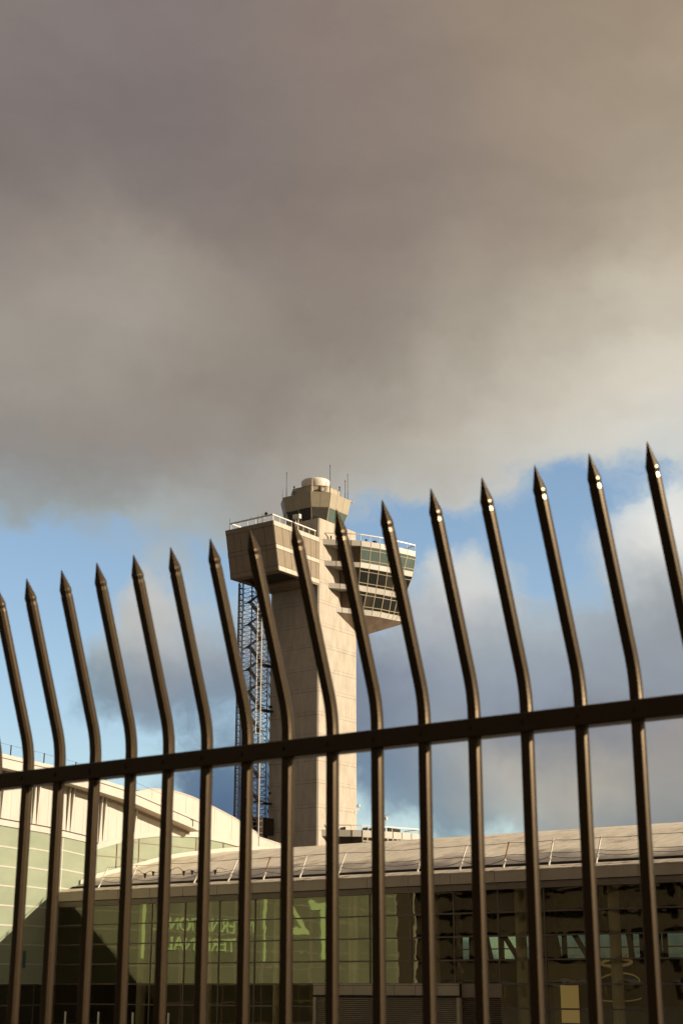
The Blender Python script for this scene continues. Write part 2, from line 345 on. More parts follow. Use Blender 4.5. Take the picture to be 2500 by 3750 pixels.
# ================================================================== ground
g = MB(); g.box(-3000, 3000, -3000, 3000, -4.2, -3.2)
go = g.build('ground', M['asphalt'], None); go['kind'] = 'structure'
g = MB()
g.loft([[(-60,-16,-3.196),(60,-16,-3.196),(60,14,-3.196),(-60,14,-3.196)], [(-60,-12,-1.75),(60,-12,-1.75),(60,5.5,-1.75),(-60,5.5,-1.75)]], bottom=False)
bo = g.build('embankment', M['bank'], None); bo['kind'] = 'structure'
g = MB(); g.box(-60, 60, -9, 2.3, -1.746, -1.70)
po = g.build('pavement', M['pave'], None); po['kind'] = 'structure'

# ================================================================== steel picket fence
VF = 3.0284; U8 = -2.2609; PA = .0284
fence = thing('picket_fence', 'black steel picket fence with outward bent spear tops running across the foreground', 'fence', (U8, VF, -1.75))
def picket_mesh():
    a = PA/2
    # rolled section: every face is slightly crowned towards its rounded corners
    q = [(a-.0048, -a+.0004), (a-.0034, -a+.0012), (a-.0026, -a+.0026), (a-.0022, -a+.0040), (a, -a+.0105)]
    half = q + [(x, -y) for x, y in reversed(q)]
    sec = half + [(-x, -y) for x, y in half]
    vc = VF+a
    path = [(vc, -1.74, 0), (vc, .54, 0), (vc, .605, 0)]
    v, h, L = vc, .605, .105
    for i in range(1, 9):
        t0 = R(20)*(i-.5)/8; v -= math.sin(t0)*L/8; h += math.cos(t0)*L/8; path.append((v, h, R(20)*i/8))
    t = R(20); s = .372; path.append((v-math.sin(t)*s, h+math.cos(t)*s, t))
    base = path[-1]; rings = []
    def ring(p, k=1.0, kd=None):
        v, h, t = p; kd = k if kd is None else kd
        return [(U8+a+x*k, v+y*kd*math.cos(t), h+y*kd*math.sin(t)) for x, y in sec]
    for p in path: rings.append(ring(p))
    def along(d): return (base[0]-math.sin(t)*d, base[1]+math.cos(t)*d, t)
    rings.append(ring(along(.004), .97))
    rings.append(ring(along(.010), .93))         # pinched neck
    # forged spear: swells past the pinched neck, then four flat faces run to the point
    rings += [ring(along(.016), .98, .98), ring(along(.020), 1.0, 1.02), ring(along(.025), .98, 1.0), ring(along(.052), .52, .52), ring(along(.0775), .11, .09), ring(along(.080), .03, .03)]
    mb = MB(); mb.loft(rings)
    return mb
p0 = picket_mesh().build('picket', M['fence'], fence)
for k in range(-9, 25):
    if k == 0: continue
    c = p0.copy(); COL.objects.link(c); c.parent = fence['obj']; c.location = (k*.14+random.uniform(-.0012,.0012), random.uniform(-.001,.001), random.uniform(-.003,.003))
    c.rotation_euler = (random.uniform(-.0012,.0012), random.uniform(-.0012,.0012), 0)
g = MB(); g.box(U8-1.9, U8+3.9, VF-.010, VF+.036, .5545, .6005)
rail = g.build('top_rail', M['fence'], fence)
bv = rail.modifiers.new('bevel', 'BEVEL'); bv.width = .003; bv.segments = 2
g = MB(); g.box(U8-1.9, U8+3.9, VF-.010, VF+.036, -1.45, -1.405)
g.build('bottom_rail', M['fence'], fence)
g = MB(); g.tube((U8+.0122, VF-.010, .578), (U8+.0122, VF-.0135, .578), .0055, 10)
r0 = g.build('rivet', M['fence'], fence, rail)
for k in range(-9, 25):
    if k == 0: continue
    c = r0.copy(); COL.objects.link(c); c.parent = rail; c.location.x = k*.14
for uu in (U8-1.96, U8+3.9):
    g = MB(); g.box(uu, uu+.06, VF-.02, VF+.04, -1.74, .70); g.build('post', M['fence'], fence)

# ================================================================== control tower
U0, V0 = -168.54, 223.63
T = thing('control_tower', 'tall tan concrete airport control tower with cantilevered office block and glazed wing', 'control tower', (U0, V0, -3.2))
def tp(u, v, h): return (U0+u, V0+v, h)
def tbox(mb, u0, u1, v0, v1, h0, h1, mi=0): mb.box(U0+u0, U0+u1, V0+v0, V0+v1, h0, h1, mi)
SU, SV = -11.7, 12.4
# shaft
c = .25
ring = lambda h: [tp(SU,0,h), tp(-c,0,h), tp(0,c,h), tp(0,SV,h), tp(SU,SV,h)]
g = MB(); g.loft([ring(-3.2), ring(87.5)]); g.build('shaft', M['concrete'], T)
for h in (69.6, 51.2, 34.6):                     # small dark fittings on the shaft
    g = MB(); g.tube(tp(-11.3, 0, h), tp(-11.3, -.35, h), .22, 8); g.build('wall_lamp', M['steel'], T)
# office block: outlines by height, front end leans
def bl(h): return -12.51 - (h-74.05)*(14.4-12.51)/(83.4-74.05)
SIDE = .03
OL = lambda h, d=0: [tp(SU-d, bl(h)-d, h), tp(SIDE+d, bl(h)-d, h), tp(SIDE+d, -.012, h), tp(SU-d, -.012, h)]
g = MB(); g.loft([OL(74.2), OL(83.1)]); blk = g.build('office_block', M['dark'], T)
bands = [(74.05, 74.95), (78.15, 78.95), (82.45, 83.4)]
def block_faces(h0, h1):
    e = [tp(SU, bl(h0), h0), tp(SIDE, bl(h0), h0), tp(SIDE, bl(h1), h1), tp(SU, bl(h1), h1)]
    r = [tp(SIDE, bl(h0), h0), tp(SIDE, 0.0, h0), tp(SIDE, 0.0, h1), tp(SIDE, bl(h1), h1)]
    l = [tp(SU, 0.0, h0), tp(SU, bl(h0), h0), tp(SU, bl(h1), h1), tp(SU, 0.0, h1)]
    return e, r, l
ue = [0, .16, .30, .44, .58, .80, 1]; vr = [0, .17, .33, .50, .66, .80, .93, 1]
for h0, h1 in ((74.95, 78.15), (78.95, 82.45)):
    e, r, l = block_faces(h0, h1)
    for q, us in ((e, ue), (r, vr), (l, vr)):
        g = MB(); g.grid(q, us, [0, 1], .09, .06); g.build('cladding_panel', M['tan'], T, blk)
for i, (h0, h1) in enumerate(bands):
    e, r, l = block_faces(h0, h1)
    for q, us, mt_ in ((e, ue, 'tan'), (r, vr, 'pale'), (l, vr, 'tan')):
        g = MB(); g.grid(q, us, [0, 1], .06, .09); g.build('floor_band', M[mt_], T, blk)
g = MB()                                        # underside with a recessed service bay
zb = 74.05
tbox(g, SU, SIDE, -12.5, -10.9, zb-.05, zb+.2); tbox(g, SU, SIDE, -5.2, -.02, zb-.35, zb+.2)
tbox(g, SU, SU+1.0, -10.9, -5.2, zb-.05, zb+.2); tbox(g, SIDE-1.0, SIDE, -10.9, -5.2, zb-.05, zb+.2)
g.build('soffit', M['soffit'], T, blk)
g = MB(); tbox(g, SU+1, SIDE-1, -10.9, -5.2, zb+.6, zb+.8)
for i in range(6): tbox(g, SU+1, SIDE-1, -10.6+i*.95, -10.35+i*.95, zb+.1, zb+.6)
g.build('service_bay', M['innerdark'], T, blk)
g = MB(); tbox(g, SU+.1, SIDE-.1, -14.2, -.05, 83.05, 83.3); g.build('roof_deck', M['roofgrey'], T, blk)
# railing on the office block
g = MB(); hr = 84.55
tbox(g, SIDE-.55, SIDE-.3, -13.9, -.6, hr, hr+.24); tbox(g, SU+.9, SIDE-.3, -14.15, -13.9, hr, hr+.24); tbox(g, SU+.9, SU+1.15, -13.9, -8, hr, hr+.24)
for i in range(8): tbox(g, SIDE-.47, SIDE-.38, -13.8+i*1.85, -13.71+i*1.85, 83.3, hr)
for i in range(6): tbox(g, SU+1+i*2.05, SU+1.09+i*2.05, -14.07, -13.98, 83.3, hr)
g.build('railing', M['bright'], T)
def antenna(u, v, h0, h1, r=.06, ball=True, rod='antenna'):
    g = MB(); g.tube(tp(u,v,h0), tp(u,v,lerp(h0,h1,.35)), r*1.4, 6); g.tube(tp(u,v,lerp(h0,h1,.35)), tp(u,v,h1), r, 6)
    if ball: g.disc(tp(u,v,0), r*1.8, r*1.2, h1-.25, h1+.05, 8)
    g.build('antenna', M[rod], T)
for u, v, a, b in ((-11.0,-14,83.3,85.7),(-5.6,-14.05,84.6,85.2),(-4.0,-14,83.3,85.3),(-2.9,-14,83.3,85.3),(-.5,-10.6,83.3,86.2),(-.5,-7.6,83.3,85.6),(-.6,-4.7,83.3,86.0)):
    antenna(u, v, a, b, .04, False)
g = MB(); tbox(g, -2.3, -2.0, -13.95, -13.7, 84.87, 85.5); tbox(g, -2.5, -1.8, -14.0, -13.65, 85.1, 85.25); g.build('obstruction_lamp', M['steel'], T)
g = MB(); tbox(g, -1.9, -1.15, -6.0, -5.3, 86.1, 86.9); tbox(g, -1.05, -.3, -6.0, -5.3, 86.0, 86.85)
g.tube(tp(-1.35,-5.65,83.3), tp(-1.35,-5.65,86.1), .09); g.tube(tp(-.75,-5.65,83.3), tp(-.75,-5.65,86.1), .09)
g.build('equipment_box', M['bright'], T)

# glazed wing: plan outlines (u, v) from the shaft face outwards at each floor
LV = {83.45: [(0,1.2),(1.8,3.2),(4.1,5.2),(5.4,6.7),(6.35,8.65),(7.25,10.6),(8.05,12.9),(8.65,15.0),(9.3,17.3),(9.82,19.55)],
      82.35: [(0,1.3),(1.8,3.2),(4.1,5.2),(5.4,6.7),(6.35,8.65),(7.25,10.6),(8.05,12.9),(8.65,15.0),(9.3,17.3),(9.82,19.5)],
      79.20: [(0,1.8),(1.6,3.6),(3.78,6.1),(4.85,7.2),(5.68,9.2),(6.5,11.3),(7.2,13.3),(7.85,15.2),(8.5,17.1),(9.3,19.4)],
      78.20: [(0,1.9),(1.6,3.6),(3.78,6.0),(4.8,7.15),(5.6,9.1),(6.42,11.2),(7.1,13.2),(7.75,15.1),(8.38,17.0),(9.15,19.2)],
      74.90: [(0,3.0),(1.5,4.9),(3.2,7.2),(3.75,8.1),(4.4,10.1),(5.15,12.15),(5.86,14.2),(6.37,16.1),(6.9,17.6),(7.5,19.2)],
      73.90: [(0,3.1),(1.5,4.9),(3.1,7.2),(3.6,8.2),(4.22,10.2),(4.95,12.2),(5.62,14.2),(6.12,16.1),(6.6,17.6),(7.1,19.1)],
      70.60: [(0,5.6),(.6,6.9),(1.3,8.2),(2.1,9.5),(2.9,10.8),(3.8,12.7),(4.55,14.6),(4.95,16.8),(5.3,18.0),(5.65,19.0)],
      69.60: [(0,5.8),(.6,6.9),(1.2,8.2),(1.95,9.5),(2.7,10.8),(3.6,12.7),(4.33,14.6),(4.7,16.6),(5.0,17.7),(5.3,18.6)]}
BACK = [(6.5,21.5),(0,22),(-5,20.5),(-5,SV+.02),(0,SV+.02)]
def ringw(h, push=0, back=True, src=None):
    pl = (src or LV)[h]; out = []
    for i, (u, v) in enumerate(pl): out.append(tp(u-push*.8, v+push*.45, h))
    return out + [tp(u, v, h) for u, v in BACK] if back else out
wing = None
gcore = MB()
def wing_band(h0, h1, name='floor_band'):
    g = MB(); A, B = ringw(h0), ringw(h1); g.loft([A, B])
    for i in range(len(LV[h0])-1):              # panel joints
        a, b = Vector(A[i+1]), Vector(B[i+1]); d = Vector((.75, -.6, 0))
        g.hexa([a+d*.02+Vector((-.02,-.03,.02)), a+d*.02+Vector((.02,.03,.02)), a-d*.1+Vector((.02,.03,.02)), a-d*.1+Vector((-.02,-.03,.02)),
                b+d*.02+Vector((-.02,-.03,-.02)), b+d*.02+Vector((.02,.03,-.02)), b-d*.1+Vector((.02,.03,-.02)), b-d*.1+Vector((-.02,-.03,-.02))], 1)
    return g.build(name, [M['white'], M['dark']], T, wing)
g = MB(); g.loft([[tp(u*.72-.3, max(v+.9, 7.3 if u < 4 else 0), h) for u, v in LV[h]] + [tp(min(u,5.5), v-.3 if v > 15 else v+.05, h) for u, v in BACK] for h in (69.60, 73.90, 74.90, 78.20, 82.35)])
wing = g.build('glazed_wing', M['innerdark'], T)
hs = [(69.60, 70.60), (73.90, 74.90), (78.20, 79.20), (82.35, 83.45)]
for a, b in hs: wing_band(a, b)
# windows: columns of panes between the bands
def win(mb_f, root, parent, q, cols, rows, fw, glass, fmat, name='window', pane_at=-.06, fd=.12):
    a, b, c, d = [Vector(x) for x in q]; n = (b-a).cross(d-a).normalized()
    g = MB(); o = n*pane_at; g.face([a+o, b+o, c+o, d+o]); po_ = g.build(name, glass, root, parent)
    P = lambda x, y: a*(1-x)*(1-y)+b*x*(1-y)+c*x*y+d*(1-x)*y
    f = MB(); wx = fw/max((b-a).length, .1); wy = fw/max((d-a).length, .1)
    for x in cols:
        x0, x1 = max(0, x-wx/2), min(1, x+wx/2); q2 = [P(x0,0), P(x1,0), P(x1,1), P(x0,1)]
        f.hexa([q2[0]-n*fd, q2[1]-n*fd, q2[1], q2[0], q2[3]-n*fd, q2[2]-n*fd, q2[2], q2[3]])
    for y in rows:
        y0, y1 = max(0, y-wy/2), min(1, y+wy/2); q2 = [P(0,y0), P(1,y0), P(1,y1), P(0,y1)]; k = n*.006
        f.hexa([q2[0]-n*fd, q2[1]-n*fd, q2[1]-k, q2[0]-k, q2[3]-n*fd, q2[2]-n*fd, q2[2]-k, q2[3]-k])
    f.build('window_frame', fmat, root, po_)
    return po_
for fl, (ha, hb, gm) in enumerate(((70.60, 73.90, 'tglass'), (74.90, 78.20, 'tglass'), (79.20, 82.35, 'teal'))):
    A, B = LV[ha], LV[hb]; i0 = {0: 4, 1: 3, 2: 3}[fl]
    i0 = 3
    for i in range(i0, 9):
        q = [tp(*A[i], ha), tp(*A[i+1], ha), tp(*B[i+1], hb), tp(*B[i], hb)]
        win(None, T, wing, q, (0, 1), (0, .17, .80, 1), .13, M[gm if gm == 'teal' else random.choice(('tglass', 'tglass', 'tglass2', 'tglass3'))], M['frame'])
    # recess with louvres between the shaft and the first pane, facing the viewer's left
    rv = lambda h: interp([(70.6,7.4),(74,7.0),(78,6.6),(82,6.0)], h)
    q = [tp(.02, rv(ha), ha), tp(*A[3], ha), tp(*B[3], hb), tp(.02, rv(hb), hb)]
    g = MB(); g.slab(q, .03); g.build('louvre_panel', M['louver'], T, wing)
pl = ringw(69.60); cu, cv = -1.5, 12.6
low = [tp(lerp(u, cu, .8), lerp(v, cv, .8), 66.3) for u, v in LV[69.60]] + [tp(lerp(u, cu, .8), lerp(v, cv, .8), 66.3) for u, v in BACK]
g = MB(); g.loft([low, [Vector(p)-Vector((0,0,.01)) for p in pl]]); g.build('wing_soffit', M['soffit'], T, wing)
def curved_rail(lv, h, h0, push, name='railing'):
    pts = [Vector(p)+Vector((-.35*push, .25*push, h-p[2])) for p in ringw(lv, 0, False)]
    g = MB()
    for a, b in zip(pts, pts[1:]):
        d = (b-a).normalized(); n = Vector((d.y, -d.x, 0))*.09
        g.hexa([a-n, b-n, b+n, a+n, a-n+Vector((0,0,.2)), b-n+Vector((0,0,.2)), b+n+Vector((0,0,.2)), a+n+Vector((0,0,.2))])
        for k in (1,):
            p = lerp(a, b, k); g.tube((p.x, p.y, h0), (p.x, p.y, h), .06, 4)
    e = pts[-1]; g.tube(e+Vector((0,0,.1)), e+Vector((-4.5, 1.6, .1)), .12, 4)
    return g.build(name, M['bright'], T)
curved_rail(83.45, 84.75, 83.4, 1)
g = MB(); tbox(g, 5.4, 6.0, 10.6, 11.2, 83.45, 84.3); tbox(g, 4.3, 4.6, 9.6, 9.9, 83.45, 84.6); tbox(g, 1.0, 1.9, 4.0, 4.6, 83.45, 84.2); tbox(g, .4, .6, 3.2, 3.4, 83.45, 84.5)
g.build('roof_equipment', M['steel'], T)

# cab
CU, CV = -5.6, 6.3
def octa(half, leg, h): 
    s = half-leg
    return [tp(CU+x, CV+y, h) for x, y in ((-s,-half),(s,-half),(half,-s),(half,s),(s,half),(-s,half),(-half,s),(-half,-s))]
Hg, Hp, Ht = 87.55, 90.4, 93.2
cab = None
g = MB(); g.loft([octa(4.5, 2.0, 87.5), octa(5.45, 2.4, Hp+.02), octa(6.0, 2.7, Ht-.05)]); cab = g.build('control_cab', M['innerdark'], T)
A, B, C_ = octa(4.75, 2.15, Hg), octa(5.72, 2.55, Hp), octa(6.3, 2.9, Ht)
for i in range(8):
    j = (i+1) % 8
    big = i % 2 == 0
    gm = 'blueglass' if i == 7 else ('tglass' if i != 2 else 'teal')
    win(None, T, cab, [A[i], A[j], B[j], B[i]], (0, .5, 1) if big else (0, 1), (0, 1), .16, M[gm], M['frame'], 'cab_window')
    g = MB(); q = [B[i], B[j], C_[j], C_[i]]
    g.grid(q, ts(3) if big else ts(2), [0, 1], .05, .04); 
    g.build('cab_panel', M['cabpanel'] if i != 7 else M['blueglass'], T, cab)
g = MB(); g.loft([octa(6.32, 2.9, Ht-.02), octa(6.36, 2.92, Ht+.18)]); g.build('cab_roof', M['cabpanel'], T, cab)
g = MB(); g.loft([octa(4.45, 2.3, Ht+.1), octa(4.5, 2.32, 95.3)]); pent = g.build('penthouse', M['innerdark'], T)
D0, D1 = octa(4.5, 2.3, Ht+.18), octa(4.55, 2.35, 95.3)
for i in range(8):
    j = (i+1) % 8; g = MB(); g.grid([D0[i], D0[j], D1[j], D1[i]], ts(2), [0, 1], .05, .04); g.build('cladding_panel', M['cabpanel'], T, pent)
g = MB(); g.loft([octa(4.62, 2.36, 95.28), octa(4.62, 2.36, 95.42)]); g.build('coping', M['trim'], T, pent)
g = MB(); n = 40
prof = [(2.55, 95.4), (2.72, 96.0), (2.9, 96.7), (2.98, 97.3), (2.96, 97.6), (2.75, 97.85), (2.2, 98.05), (1.2, 98.15), (.05, 98.18)]
g.loft([[tp(CU+r*math.cos(2*math.pi*i/n), CV+r*math.sin(2*math.pi*i/n), h) for i in range(n)] for r, h in prof]); g.build('radome', M['radome'], T, smooth=True)
# round light-gun dish on the penthouse chamfer
d = Vector((1, -1, 0)).normalized(); pc = Vector(tp(CU+3.35, CV-3.35, 94.35)); pc2 = pc + Vector((.35, .35, 0))
g = MB(); g.tube(pc2, pc2+d*.9, .52, 24); g.build('lamp_housing', M['antenna'], T)
g = MB(); g.tube(pc2+d*.9, pc2+d*.97, .43, 24); g.build('lamp_face', M['radome'], T)
g = MB(); g.tube(pc2+Vector((-.75,-.75,-.2)), pc2+Vector((-.75,-.75,-.2))+d*.6, .13, 10); g.build('lamp_housing', M['rust'], T)
for u, v, a, b, r in ((-8.45,.3,93.3,98.7,.06),(-6.55,.4,93.3,95.4,.12),(-.2,3.9,93.3,99.6,.07),(.35,8.3,93.3,97.4,.065),(.4,9.1,93.3,99.0,.055),(-1.15,8.4,95.4,96.4,.1),(-9.45,.3,93.3,95.2,.03)):
    antenna(u, v, a, b, r)
for u, v, a, b in ((-2.4,.9,93.3,96.3),(-.4,2.9,93.3,95.8)): antenna(u, v, a, b, .09, False, 'bright')
g = MB(); tbox(g, -1.35, -1.25, 3.6, 5.0, 93.4, 93.5); tbox(g, -1.35, -1.25, 3.6, 5.0, 94.0, 94.1)
for k in range(4): tbox(g, -1.34, -1.26, 3.6+k*.45, 3.68+k*.45, 93.4, 94.1)
for k in range(4): g.tube(tp(.3-.1*k, 11-.25*k, 93.35), tp(.3-.1*k, 11-.25*k, 93.8), .14, 8)
g.build('roof_equipment', M['frame'], T)

# low wing by the foot of the shaft
LV2 = {27.3: LV[83.45], 26.1: LV[82.35], 22.6: [(u*.97, v+.25) for u, v in LV[82.35]], 21.4: [(u*.97, v+.3) for u, v in LV[82.35]], 5: [(u*.97, v+.3) for u, v in LV[82.35]]}
def ring2(h): return [tp(u, v, h) for u, v in LV2[h]] + [tp(u, v, h) for u, v in BACK]
g = MB(); g.loft([[tp(u*.8-.3, v+.8, h) for u, v in LV2[21.4]] + [tp(min(u,5.5), v-.2 if v > 15 else v+.05, h) for u, v in BACK] for h in (-3.0, 26.5)]); low = g.build('low_wing', M['innerdark'], T)
for a, b in ((26.1, 27.3), (21.4, 22.6)):
    g = MB(); A, B = ring2(a), ring2(b); g.loft([A, B])
    for i in range(1, 9):
        p, q = Vector(A[i]), Vector(B[i]); g.tube(p+Vector((.02,-.02,.02)), q+Vector((.02,-.02,-.02)), .05, 4, 1)
    g.build('floor_band', [M['white'], M['dark']], T, low)
for i in range(3, 9):
    A, B = LV2[22.6], LV2[26.1]
    win(None, T, low, [tp(*A[i], 22.6), tp(*A[i+1], 22.6), tp(*B[i+1], 26.1), tp(*B[i], 26.1)], (0, .5, 1), (0, .65, .78, 1), .22, M['tglass'], M['frame'])
A, B = LV2[22.6], LV2[26.1]
g = MB(); g.slab([tp(.02, A[3][1], 22.6), tp(*A[3], 22.6), tp(*B[3], 26.1), tp(.02, B[3][1], 26.1)], .03); g.build('louvre_panel', M['louver'], T, low)
g = MB(); g.loft([ring2(5), ring2(21.4)]); g.build('wall', M['concrete'], T, low)
curved_rail(83.45, 28.1, 27.3, 1.2)
g = MB()
for u, v in ((2.2,4.2),(5.0,7.4),(5.6,8.6),(6.6,10.8)): g.hexa([tp(u,v,27.3),tp(u+.5,v+.9,27.3),tp(u+.2,v+1.1,27.3),tp(u-.3,v+.2,27.3),tp(u,v,27.75),tp(u+.5,v+.9,27.95),tp(u+.2,v+1.1,27.95),tp(u-.3,v+.2,27.75)])
g.build('roof_floodlight', M['steel'], T, low)
g = MB(); g.tube(tp(7,12,27.3), tp(7,12,29.5), .07, 6); tbox(g, 6.75, 7.3, 11.8, 12.2, 29.5, 30.05); g.tube(tp(6.5,11.8,30.3), tp(7.6,12.4,30.5), .07, 5); g.tube(tp(7,12,30), tp(7,12,30.4), .06, 5)
g.build('camera_mast', M['bright'], T, low)
g = MB(); tbox(g, .0, .10, 11.8, 12.1, 31.0, 31.9); g.tube(tp(.05,12.0,31.7), tp(.3,12.75,32.2), .07, 5); g.tube(tp(.05,12.0,31.1), tp(.3,12.7,32.0), .06, 5)
g.tube(tp(.3,12.7,32.0), tp(.3,12.7,32.5), .06, 5); g.disc(tp(.3,12.7,0), .27, .27, 32.45, 32.9, 12)
g.build('bracket_camera', M['bright'], T)
g = MB(); tbox(g, 4.6, 4.9, 16, 20, 27.3, 28.5); tbox(g, 4.2, 5.2, 13.0, 13.6, 27.3, 28.9); g.build('roof_equipment', M['steel'], T, low)

# ================================================================== open stair tower beside the shaft
S = thing('stair_scaffold', 'slender open lattice stair tower with white pipes standing beside the tower shaft', 'stair tower', (U0-10.5, V0-6.5, -3.2))
g = MB()                                        # narrow lattice mast
mx, my, mw = -11.45, -9.85, .42
legs = [(mx-mw, my), (mx+mw*.6, my-mw), (mx+mw*.6, my+mw)]
for u, v in legs: g.tube(tp(u,v,-3.2), tp(u,v,73.9), .09, 4)
h = -2.0; k = 0
while h < 73:
    for i in range(3):
        a, b = legs[i], legs[(i+1) % 3]; g.tube(tp(*a,h), tp(*b,h), .11, 4); g.tube(tp(*a,h), tp(*b,h+1.15), .045, 4)
    h += 1.15
g.build('lattice_mast', M['steel'], S)
us, vs = (-11.3, -9.3), (-9.0, -6.4, -3.9)
g = MB()
for u in us:
    for v in vs: g.tube(tp(u,v,-3.2), tp(u,v,73.9), .07, 4)
g.build('frame', M['steel'], S)
g = MB(); h = -2; k = 0
while h < 73.5:
    for u in us:
        g.tube(tp(u,vs[0],h), tp(u,vs[2],h), .038, 4)
        g.tube(tp(u,vs[0],h), tp(u,vs[1],h+1.1), .027, 4); g.tube(tp(u,vs[2],h), tp(u,vs[1],h+1.1), .027, 4)
    for v in vs:
        g.tube(tp(us[0],v,h), tp(us[1],v,h), .045, 4); g.tube(tp(us[0],v,h), tp(us[1],v,h+1.1), .02, 4)
    h += .85; k += 1
g.build('bracing', M['steel'], S)
g = MB(); h = -1.8
while h < 72:                                   # fan braces tying it back to the shaft corner
    for u, v in ((us[0], vs[2]), (us[1], vs[2])):
        g.tube(tp(SU+.02, -.05, h), tp(u, v, h+2.1), .045, 4); g.tube(tp(SU+.02, -.05, h), tp(u, v, h-2.1), .045, 4); g.tube(tp(SU+.02, -.05, h), tp(u, v, h+.3), .05, 4)
    h += 2.2
g.build('tie_brace', M['steel'], S)
for n in range(16):                             # flights
    hb = 4 + n*4.4
    if hb > 70: break
    g = MB()
    for s in range(11):
        t = s/11; tbox(g, -11.1, -10.4, lerp(-8.4,-5.4,t)-.15, lerp(-8.4,-5.4,t)+.15, lerp(hb,hb+2.2,t), lerp(hb,hb+2.2,t)+.06)
        t2 = s/11; tbox(g, -10.2, -9.5, lerp(-5.4,-8.4,t2)-.16, lerp(-5.4,-8.4,t2)+.16, lerp(hb+2.2,hb+4.4,t2), lerp(hb+2.2,hb+4.4,t2)+.16)
    for u in (-11.1, -10.4): g.tube(tp(u,-8.5,hb+.05), tp(u,-5.3,hb+2.2), .08, 4); g.tube(tp(u,-8.5,hb+1.0), tp(u,-5.3,hb+3.1), .04, 4)
    for u in (-10.2, -9.5): g.tube(tp(u,-5.3,hb+2.2), tp(u,-8.5,hb+4.4), .1, 4); g.tube(tp(u,-5.3,hb+3.1), tp(u,-8.5,hb+5.4), .04, 4)
    g.build('stair_flight', M['steel'], S)
    g = MB(); tbox(g, -11.2, -9.4, -5.3, -4.1, hb+2.12, hb+2.22); g.build('landing', M['steel'], S); g = MB(); tbox(g, -11.2, -9.4, -9.0, -8.5, hb-.05, hb+.05)
    if n % 2 == 0: g.build('landing', M['steel'], S); g = MB(); tbox(g, -11.9, -10.6, -4.1, -.2, hb+2.0, hb+2.3); g.tube(tp(-11.9,-4,hb+3.2), tp(-11.75,-.2,hb+3.2), .05, 4)
    g.build('catwalk' if n % 2 == 0 else 'landing', M['steel'], S)
for u, v, a, b in ((-9.15, -6.0, 20, 69.5), (-9.5, -6.9, 45, 72), (-11.6, -8.6, 60, 70)):
    g = MB(); g.tube(tp(u,v,a), tp(u,v,b), .11, 8)
    for k in range(int((b-a)/1.1)): g.tube(tp(u,v,a+k*1.1), tp(u+.5,v+.5,a+k*1.1+.05), .04, 4)
    g.build('pipe', M['bright'], S)
g = MB(); tbox(g, -11.2, -9.3, -5.5, -1.2, 26.5, 29.6); tbox(g, -11.2, -9.3, -8.5, -3.0, 24.0, 26.4); g.build('machine_platform', M['steel'], S)

# ================================================================== terminal with the barrel roof
WV = 80.8; UL = -85.3
K = thing('terminal_building', 'low terminal with tinted glass front and stained barrel roof behind the fence', 'terminal', (-55, WV, -3.2))
UR = 12.0; BAY = 3.15; UB = -85.05
rows_h = [-2.76, -1.38, 0, 1.375, 2.75, 4.13, 5.50]
LB0, LB1 = -61.0, -49.95                         # louvred plant bay
def bay_u(k): return UB + BAY*k
NB = int((UR-UB)/BAY)
for k in range(NB):
    u0, u1 = bay_u(k), bay_u(k+1)
    lo = 0.0 if (u0 > LB0-.1 and u1 < -46.9) else -3.2
    if lo == 0.0: us_ = (u0, u1)
    q = [(u0, WV, lo), (u1, WV, lo), (u1, WV, 5.5), (u0, WV, 5.5)]
    H = 5.5-lo
    ry = [(r-lo)/H for r in rows_h if r >= lo-.01] + ([0] if lo < -1 else [])
    win(None, K, None, q, (0, 1), ry, .095, M['terminalglass'], M['mullion'], fd=.10, pane_at=-.04)
# fascia, trim, ledge, gutter
g = MB(); g.box(UL+.02, UR, WV-.30, WV+.3, 5.86, 6.5); g.build('fascia_core', M['dark'], K)
n = int((UR-UL)/BAY)
g = MB(); g.grid([(UL+.3, WV-.32, 5.85), (UL+.3+n*BAY, WV-.32, 5.85), (UL+.3+n*BAY, WV-.32, 6.52), (UL+.3, WV-.32, 6.52)], ts(n), [0, 1], .035, .05)
g.build('fascia', M['fascia'], K)
g = MB(); g.grid([(UL+.3, WV-.16, 5.57), (UL+.3+n*BAY, WV-.16, 5.57), (UL+.3+n*BAY, WV-.16, 5.83), (UL+.3, WV-.16, 5.83)], ts(n), [0, 1], .03, .04)
g.box(UL+.02, UR, WV-.16, WV+.2, 5.49, 5.85); g.box(UL+.02, UR, WV-.22, WV+.2, 5.47, 5.53)
g.build('head_trim', M['trim'], K)
g = MB(); nx = 120
for i in range(nx):
    a, b = lerp(UL+.02, UR, i/nx), lerp(UL+.02, UR, (i+1)/nx)
    g.hexa([(a,WV-.40,6.50),(b,WV-.40,6.50),(b,WV+1.05,6.5),(a,WV+1.05,6.5),(a,WV-.40,6.56),(b,WV-.40,6.56),(b,WV+1.05,6.86),(a,WV+1.05,6.86)])
g.build('roof_ledge', M['ledge'], K)
g = MB(); g.box(UL+.02, UR, WV+1.05, WV+1.5, 6.5, 6.80); g.box(UL+.02, UR, WV+1.45, WV+1.6, 6.5, 7.06); g.build('gutter', M['gutter'], K)
RP = [(82.35, 7.02), (84.5, 7.78), (88.35, 8.72), (93, 9.82), (98, 10.58), (101.4, 11.0), (105, 11.33), (108, 11.5), (112, 11.55), (118, 11.2), (126, 10.0), (134, 8.0)]
